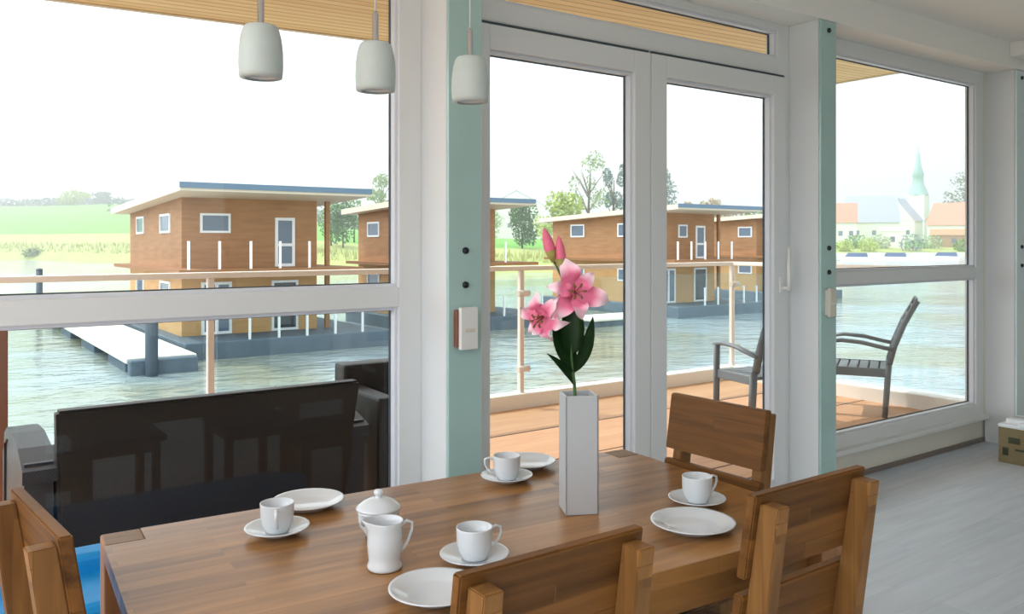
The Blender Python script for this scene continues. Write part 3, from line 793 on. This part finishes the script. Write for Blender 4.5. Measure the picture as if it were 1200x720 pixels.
def houseboat(x, y, label, w=5.6, d=9.6, front_upper=((.7, 1.9, 4.69, 5.48),), side_upper=((1.7, 3.4, 4.7, 5.5), (6.5, 8.0, 4.7, 5.5)),
              posts_x=(-.35, .77, 1.95, 3.1, 4.3), zoff=.0, ro=1.2):
    t = thing('houseboat', label, 'houseboat', (x, y, WZ+.05+zoff), 0, 'brown houseboats across the water')
    rb_ = lambda yy: 6.20-.04*(yy+2.8)            # underside of the roof
    MB().box(-.5, w+2.2, -2.55, d+.6, -.5, .60, .03).build('pontoon', M['pontoon'], t)
    MB().box(0, w, 0, d, .6, 3.16).build('lower_wall', M['larch'], t)
    MB().prism([(0, 3.3), (d, 3.3), (d, rb_(d)), (0, rb_(0))], 0, w, 'X').build('upper_wall', M['clad'], t)
    dk = MB().box(-.7, w+1.0, -2.5, d+.1, 3.15, 3.3).build('upper_deck', M['hdeck'], t)
    y0, y1 = -2.8, d+.6
    r = MB().hexa([(-.75, y0, rb_(y0)), (w+ro, y0, rb_(y0)), (w+ro, y1, rb_(y1)), (-.75, y1, rb_(y1)), (-.75, y0, rb_(y0)+.28), (w+ro, y0, rb_(y0)+.28), (w+ro, y1, rb_(y1)+.28), (-.75, y1, rb_(y1)+.28)]).build('roof', M['verge'], t)
    MB().box(-.78, w+ro+.03, y0-.06, y0-.001, rb_(y0)+.10, rb_(y0)+.31).build('roof_cap', M['roofcap'], r)
    if ro > 1: MB().box(w+.42, w+.60, 0, .18, .6, rb_(0)).build('corner_post', M['clad'], t)
    if ro > 1: MB().box(w+.42, w+.60, d-.4, d-.22, .6, rb_(d)).build('corner_post', M['clad'], t)
    for q in front_upper: wframe(t, 'F', *q, bars_n=0)
    for q in side_upper: wframe(t, 'L', *q)
    for q in side_upper: wframe(t, 'L', q[0], q[1], 1.9, 2.7)
    dr = wframe(t, 'F', 3.75, 4.6, 3.3, 5.35, 'hglass', .12, name='door')
    MB().box(3.85, 4.5, -.055, .0, 4.15, 4.27).build('door_rail', M['wpvc'], dr)
    wframe(t, 'F', .75, 1.95, .62, 2.72, 'hglass', .11, 1, name='french_door')
    wframe(t, 'F', 3.6, 4.75, .62, 2.72, 'dglass', .10, 0, name='french_door')
    for px_ in posts_x:
        p = MB().box(px_-.04, px_+.04, -2.44, -2.36, 3.3, 4.36).build('rail_post', M['wpvc'], t)
    for px_ in (1.9, 3.05, 4.2, 5.4, 6.6):
        MB().box(px_-.04, px_+.04, -2.46, -2.38, .6, 1.65).build('rail_post', M['wpvc'], t)
    return t
houseboat(8.6, 34.4, 'nearest brown houseboat with a white jetty alongside, seen through the big window')
houseboat(20.0, 37.0, 'brown houseboat showing between the nearest houseboat and the post left of the doors', w=5.3, d=5.6, side_upper=((3.0, 4.4, 4.6, 5.4),), ro=.55)
houseboat(36.0, 36.0, 'long sided brown houseboat seen through the glazed doors behind the lilies', side_upper=((1.6, 3.0, 4.65, 5.5), (6.2, 7.6, 4.65, 5.5)), front_upper=((2.2, 3.0, 4.6, 5.4),), w=5.5)
houseboat(52.0, 41.0, 'farthest brown houseboat, half behind the right stile of the glazed doors', side_upper=((.4, 1.7, 4.7, 5.5),), w=5.0, ro=.5)

# jetty beside the nearest houseboat, its piles
t = thing('jetty', 'white boarded jetty lying beside the nearest houseboat', 'jetty', (6.9, 40, WZ))
bx('jetty_deck', M['jetty'], t, -1.2, 1.05, -10.2, 13, .36, .54, .02)
for y in (-8, -2, 4, 10): MB().box(-1.1, .95, y-1.5, y+1.5, -.4, .36, .03).build('float', M['pontoon'], t)
bx('end_block', M['pontoon'], t, -1.15, 1.0, -10.6, -10.15, -.3, .5, .04)
t = thing('mooring_pile', 'thick dark mooring pile standing at the end of the white jetty', 'pile', (6.35, 29.15, WZ))
MB().cyl((0, 0, -2), (0, 0, 2.1), .2, 20).build('pile_shaft', M['pile'], t); MB().lathe([(.215, 2.05), (.215, 2.12), (0, 2.2)], 20).build('pile_cap', M['pile'], t)
t = thing('mooring_pile', 'dark mooring pile in open water near the left edge of the big window', 'pile', (5.9, 54.8, WZ))
MB().cyl((0, 0, -2), (0, 0, 2.8), .17, 20).build('pile_shaft', M['pile'], t); MB().lathe([(.18, 2.75), (.18, 2.82), (0, 2.9)], 20).build('pile_cap', M['pile'], t)
t = thing('floating_platform', 'low grey floating platform beside the houseboat behind the flowers', 'pontoon', (30.4, 33.6, WZ))
bx('platform_deck', M['jetty'], t, -2.2, 2.6, -1.2, 1.2, .3, .42, .02); bx('float', M['pontoon'], t, -2.0, 2.4, -1.05, 1.05, -.3, .3, .03)

# ---------------------------------------------------------------- trees
def crown(name, mat, par, blobs, n, leaf_s):
    b2 = bmesh.new(); tot = sum(b_[3]*b_[4]*b_[5] for b_ in blobs)
    for (cx, cy, cz, rx, ry, rz_) in blobs:
        for i in range(max(20, int(n*(rx*ry*rz_)/tot))):
            v = Vector((random.gauss(0, 1), random.gauss(0, 1), random.gauss(0, 1))).normalized()*random.uniform(.35, 1)**.5
            p = Vector((cx+v.x*rx, cy+v.y*ry, cz+v.z*rz_)); s_ = leaf_s*random.uniform(.6, 1.3)
            a = Vector((random.gauss(0, 1), random.gauss(0, 1), random.gauss(0, 1))).normalized(); b_ = a.orthogonal().normalized(); c_ = a.cross(b_)
            b2.faces.new([b2.verts.new(p+b_*s_), b2.verts.new(p+c_*s_*.6), b2.verts.new(p-b_*s_), b2.verts.new(p-c_*s_*.6)])
    return MB().merge(b2).build(name, mat, par)
def tree(u, d, h, wd, mat, label, sparse=False, n=900, trunk=.25, leaf=None):
    p = at(u, d, -.1); bush = 'bush' in label and 'tree' not in label
    t = thing('bush' if bush else 'tree', label, 'bush' if bush else 'tree', p, random.uniform(0, 6), None if bush else 'trees beyond the far shore')
    tr = MB().tube([(0, 0, 0), (.05*h*.2, 0, h*.3), (0, .02*h, h*(.75 if sparse else .5))], [h*.02, h*.014, h*.005], 8)
    if sparse:
        for k in range(9):
            z0 = h*random.uniform(.28, .6); a = random.uniform(0, 6.28); q = random.uniform(.2, .36)*wd
            tr.tube([(0, 0, z0), (math.cos(a)*q*.5, math.sin(a)*q*.5, z0+h*.14), (math.cos(a)*q, math.sin(a)*q, z0+h*.26)], [h*.006, h*.004, h*.0012], 5)
    tr.build('trunk', M['bark'], t)
    bl = []
    for k in range(9 if sparse else 7):
        a = random.uniform(0, 6.28); q = random.uniform(.1, .34)*wd; z_ = h*random.uniform(trunk+.18, .86)
        s_ = (.13 if sparse else .24); bl.append((math.cos(a)*q, math.sin(a)*q, z_, wd*s_, wd*s_, h*(.09 if sparse else .2)))
    if not sparse: bl.append((0, 0, h*(.5+trunk*.5), wd*.36, wd*.36, h*(.5-trunk*.5)))
    if trunk == 0: bl += [(0, 0, h*.25, wd*.5, wd*.4, h*.35)]*2
    crown('crown', M[mat], t, bl, n, leaf or (wd*.045))
    return t
tree(612, 150, 9.2, 6.0, 'leaf_dark', 'dense dark green tree standing between two houseboats', n=1700, trunk=.04)
tree(577, 158, 6.9, 4.6, 'leaf_pale', 'small pale tree beside the post left of the glazed doors', n=600, trunk=.1)
tree(665, 158, 10.5, 8.5, 'leaf_yellow', 'bushy yellow green tree above the long houseboat roof', n=1300, trunk=.1)
tree(640, 141, 6.2, 5.0, 'leaf_yellow', 'low yellow green shrub tree behind the lily buds', n=700)
tree(690, 165, 20.0, 11.0, 'leaf_pale', 'tall thin sparse tree rising above the long houseboat roof', True, n=750, leaf=.28)
tree(718, 170, 17.5, 8.0, 'leaf_blue', 'sparse blue green tree left of the meeting stiles of the doors', True, n=1100, leaf=.3)
tree(774, 168, 17.0, 6.5, 'leaf_blue', 'green tree peeking in at the left edge of the right door leaf', n=1100)
for kk, (u, h, mt, lab) in enumerate(((815, 10.5, 'leaf_pink', 'pale brownish tree above the houseboat porch roof'), (838, 12.5, 'leaf_pink', 'tallest pale brownish tree over the far houseboats'),
                      (860, 11.5, 'leaf_pink', 'pale brownish tree right of the tallest one over the far houseboats'), (880, 10.0, 'leaf_mid', 'greener tree by the right edge of the door glass'))):
    tree(u, 174+9*(kk*3 % 4), h, 8.5, mt, lab, True, n=900, leaf=.3)
tree(388, 150, 9.0, 6.5, 'leaf_mid', 'bright green tree behind the porch post of the nearest houseboat', n=900, trunk=.08)
tree(402, 146, 8.6, 6.5, 'leaf_dark', 'darker green tree just right of that porch post', n=900, trunk=.08)
tree(415, 160, 8.6, 5.5, 'leaf_mid', 'green tree beside the corner of the houseboat behind', n=700)
tree(446, 175, 15.0, 8.5, 'leaf_pale', 'pale tree above the houseboat roofs next to the window stile', True, n=900, leaf=.3)
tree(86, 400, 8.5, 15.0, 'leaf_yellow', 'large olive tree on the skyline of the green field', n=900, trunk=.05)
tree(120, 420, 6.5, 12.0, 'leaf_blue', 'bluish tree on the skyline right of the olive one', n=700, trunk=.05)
tree(38, 206.5, 2.2, 5.0, 'leaf_dark', 'low dark bush at the water edge on the left shore', n=500, trunk=.0)
tree(1124, 330, 28, 12, 'leaf_dark', 'dark tree behind the red roofed house in the far town', n=700)
hb = []
for u in range(-40, 200, 9):
    p = at(u, 440+random.uniform(-8, 8)); hb.append((p.x, p.y, p.z+1.2, 6, 6, random.uniform(2.2, 3.6)))
for u in range(140, 480, 12):
    p = at(u, 330); hb.append((p.x, p.y, p.z+1.5, 5, 5, random.uniform(2, 4)))
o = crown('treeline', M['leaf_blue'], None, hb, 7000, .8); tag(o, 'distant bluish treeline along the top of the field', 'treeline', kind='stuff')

# ---------------------------------------------------------------- town on the far right shore
def town_house(u, d, w, dep, hw, hr, roofm, wallm, label, rz=0., ridge='X', wins=3, name='house'):
    p = at(u, d, -.3)
    t = thing(name, label, 'house', p, rz+polar(u)-PI/2, 'far town houses')
    MB().box(-w/2, w/2, -dep/2, dep/2, 0, hw).build('wall', M[wallm], t)
    if ridge == 'X':
        MB().prism([(-dep/2-.5, hw-.2), (dep/2+.5, hw-.2), (0, hw+hr)], -w/2-.4, w/2+.4, 'X').build('roof', M[roofm], t)
    else:
        MB().prism([(-w/2-.5, hw-.2), (w/2+.5, hw-.2), (0, hw+hr)], -dep/2+.15, dep/2+.4, 'Y').build('roof', M[roofm], t)
        MB().prism([(-w/2, hw-.2), (w/2, hw-.2), (0, hw+hr-.5)], -dep/2, -dep/2+.16, 'Y').build('gable', M[wallm], t)
    for i in range(wins):
        x = -w/2+w*(i+.5)/wins
        MB().box(x-.6, x+.6, -dep/2-.06, -dep/2+.02, hw*.35, hw*.35+1.5).build('window', M['hglass'], t)
    return t
town_house(985, 262, 9, 8, 6.5, 6, 'townred', 'townwall', 'pale orange roofed house beside the green faced post, far town')
town_house(1021, 275, 15, 11, 6.5, 8.5, 'townroof', 'townwall', 'white house with a broad pale slate roof left of the church', rz=.15)
town_house(1055, 297, 12, 12, 7.5, 8.0, 'townroof', 'townwall', 'grey roofed gabled house just left of the church spire', rz=-.25, ridge='Y')
town_house(1119, 258, 12, 10, 6.5, 6.8, 'townred', 'townwall', 'white house with a red tiled roof at the right window edge', rz=-.4)
town_house(1100, 284, 7, 9, 7.5, 5.5, 'townred', 'townwall', 'white gabled house left of the red roofed one', ridge='Y')
town_house(1118, 246, 12, 5, 4.0, 1.6, 'townbrown', 'townbrown', 'low brown quay building under the red roofed house')
town_house(1046, 236, 6, 5, 5.2, .7, 'townwall', 'townwall', 'white boxy shed standing on the far quay', wins=1, name='shed')
town_house(605, 290, 19, 14, 11.5, 5.2, 'townroof', 'townwall', 'large pale house with a wide slate roof behind the dark tree', ridge='Y', wins=4)
p = at(1076, 340, -.3)
t = thing('church', 'church tower with a tall pointed green spire in the far town', 'church', p, .2)
MB().box(-3.2, 3.2, -3.2, 3.2, 0, 19).build('tower', M['townwall'], t)
sp = MB().lathe([(4.0, 19), (3.0, 21.5), (2.2, 23.5), (2.0, 26.5), (2.4, 27), (1.4, 30), (.5, 36), (0, 40)], 8); sp.build('spire', M['spire'], t)
MB().prism([(-5, 12), (5, 12), (0, 18)], 3, 18, 'Y').build('nave_roof', M['townroof'], t); MB().box(-4.6, 4.6, 3, 17.8, 0, 12).build('nave', M['townwall'], t)
for i, (u, d, s_, mt) in enumerate(((990, 215, 3.5, 'leaf_yellow'), (1003, 218, 4.5, 'leaf_mid'), (1018, 216, 4.0, 'leaf_yellow'), (1032, 219, 4.5, 'leaf_pale'), (1070, 221, 5.5, 'leaf_blue'), (1092, 224, 4.5, 'leaf_pale'), (1128, 228, 4.0, 'leaf_mid'))):
    names = ['leftmost green bush on the far quay', 'second bush from the left on the far quay', 'yellowish bush left of the white shed on the far quay', 'pale bush touching the left of the white shed', 'bluish tall bush right of the white shed', 'pale bush below the church on the far quay', 'bush at the right window edge on the far quay']
    s_ *= .85; p = at(u, d+(i % 2)*11, -.1)
    tt = thing('bush', names[i], 'bush', p, 0, 'bushes on the far quay')
    crown('foliage', M[mt], tt, [(0, 0, s_*.5, s_*.8, s_*.8, s_*.55), (s_*.5, 0, s_*.35, s_*.5, s_*.5, s_*.4), (-s_*.5, 0, s_*.35, s_*.5, s_*.5, s_*.4)], 450, .3)
    MB().tube([(0, 0, 0), (0, 0, s_*.4)], .12, 6).build('stem', M['bark'], tt)
q = MB()
for i in range(12):
    a, b_ = at(960+20*i, interp(960+20*i, SH)-1.2), at(980+20*i, interp(980+20*i, SH)-1.2)
    d_ = (b_-a); n_ = Vector((-d_.y, d_.x, 0)).normalized()*1.2
    za, zb = WZ-.5, WZ+1.7
    q.hexa([(a.x, a.y, za), (b_.x, b_.y, za), (b_.x+n_.x, b_.y+n_.y, za), (a.x+n_.x, a.y+n_.y, za), (a.x, a.y, zb), (b_.x, b_.y, zb), (b_.x+n_.x, b_.y+n_.y, zb), (a.x+n_.x, a.y+n_.y, zb)])
struct(q.build('quay', M['kerb']), 'pale quay wall along the far town shore')
def boat(u, d, ln, label, cover):
    p = at(u, d); p.z = WZ
    t = thing('motor_boat', label, 'boat', p, polar(u)+PI/2, 'boats along the far quay')
    MB().prism([(-ln/2, .1), (-ln/2+.2, -.2), (ln/2-.8, -.2), (ln/2, 1.0), (-ln/2, .9)], -.9, .9, 'Y').build('hull', M['hull'], t)
    MB().prism([(-ln/2+.3, .9), (ln/2-1.6, .9), (ln/2-2.4, 1.9), (-ln/2+.6, 1.9)], -.75, .75, 'Y').build('cabin', M[cover], t)
boat(1000, 196, 7, 'white motor boat moored at the left end of the far quay', 'bluecover')
boat(1022, 198, 6, 'motor boat moored second from the left at the far quay', 'hull')
boat(1045, 199, 7, 'motor boat with a blue cover moored below the white shed', 'bluecover')
boat(1075, 203, 6, 'motor boat moored below the church spire', 'hull')
boat(1105, 206, 7, 'motor boat moored near the right window edge', 'bluecover')

# haze over the lake and the land behind it
hz = bpy.data.materials.new('haze'); hz.use_nodes = True; nt = hz.node_tree; nt.nodes.clear()
ou = nt.nodes.new('ShaderNodeOutputMaterial'); vs = nt.nodes.new('ShaderNodeVolumeScatter')
vs.inputs['Color'].default_value = (1, 1, 1, 1); vs.inputs['Density'].default_value = .0020; vs.inputs['Anisotropy'].default_value = .2
nt.links.new(vs.outputs[0], ou.inputs['Volume'])
o = MB().box(-700, 900, 60, 900, WZ-1, 70).build('haze', hz); tag(o, 'thin bright haze over the far shore', 'haze', kind='stuff')

# ---------------------------------------------------------------- light
w = bpy.data.worlds.new('sky'); S.world = w; w.use_nodes = True
nt = w.node_tree; bg = nt.nodes['Background']
bg.inputs[0].default_value = (.91, .957, 1.0, 1)
# hazy sky, brighter on the sunny side
tc = nt.nodes.new('ShaderNodeTexCoord'); sx = nt.nodes.new('ShaderNodeVectorMath'); sx.operation = 'DOT_PRODUCT'; sx.inputs[1].default_value = (-.85, .25, .45)
mr = nt.nodes.new('ShaderNodeMapRange'); mr.inputs['From Min'].default_value = -.2; mr.inputs['From Max'].default_value = 1.0; mr.inputs['To Min'].default_value = 1.65; mr.inputs['To Max'].default_value = 4.3
nt.links.new(tc.outputs['Generated'], sx.inputs[0]); nt.links.new(sx.outputs['Value'], mr.inputs['Value']); nt.links.new(mr.outputs[0], bg.inputs[1])
sun = bpy.data.lights.new('sun', 'SUN'); sun.energy = 3.4; sun.angle = R(.8); sun.color = (1, .95, .87)
so = bpy.data.objects.new('sun', sun); COL.objects.link(so)
so.rotation_euler = Vector((-.95, 1.9, 2.95)).to_track_quat('Z', 'Y').to_euler()
def portal(name, loc, rot, sx, sy):
    a = bpy.data.lights.new(name, 'AREA'); a.shape = 'RECTANGLE'; a.size = sx; a.size_y = sy; a.cycles.is_portal = True
    o = bpy.data.objects.new(name, a); COL.objects.link(o); o.location = loc; o.rotation_euler = rot
portal('window_portal', (3.0, 3.02, 1.4), (-PI/2, 0, 0), 7.5, 2.5)
portal('back_portal', (1.7, YB-.05, 1.55), (PI/2, 0, 0), 2.2, 1.3)
portal('left_portal', (XL-.05, .05, 1.38), (0, -PI/2, 0), 2.56, 5.3)

S.view_settings.view_transform = 'Standard'; S.view_settings.look = 'None'
S.view_settings.exposure = -.16; S.view_settings.gamma = 1; S.view_settings.use_curve_mapping = False
S.cycles.use_denoising = True
S.cycles.max_bounces = 10; S.cycles.transparent_max_bounces = 24; S.cycles.diffuse_bounces = 5
S.cycles.caustics_reflective = False; S.cycles.caustics_refractive = False
S.cycles.sample_clamp_indirect = 8
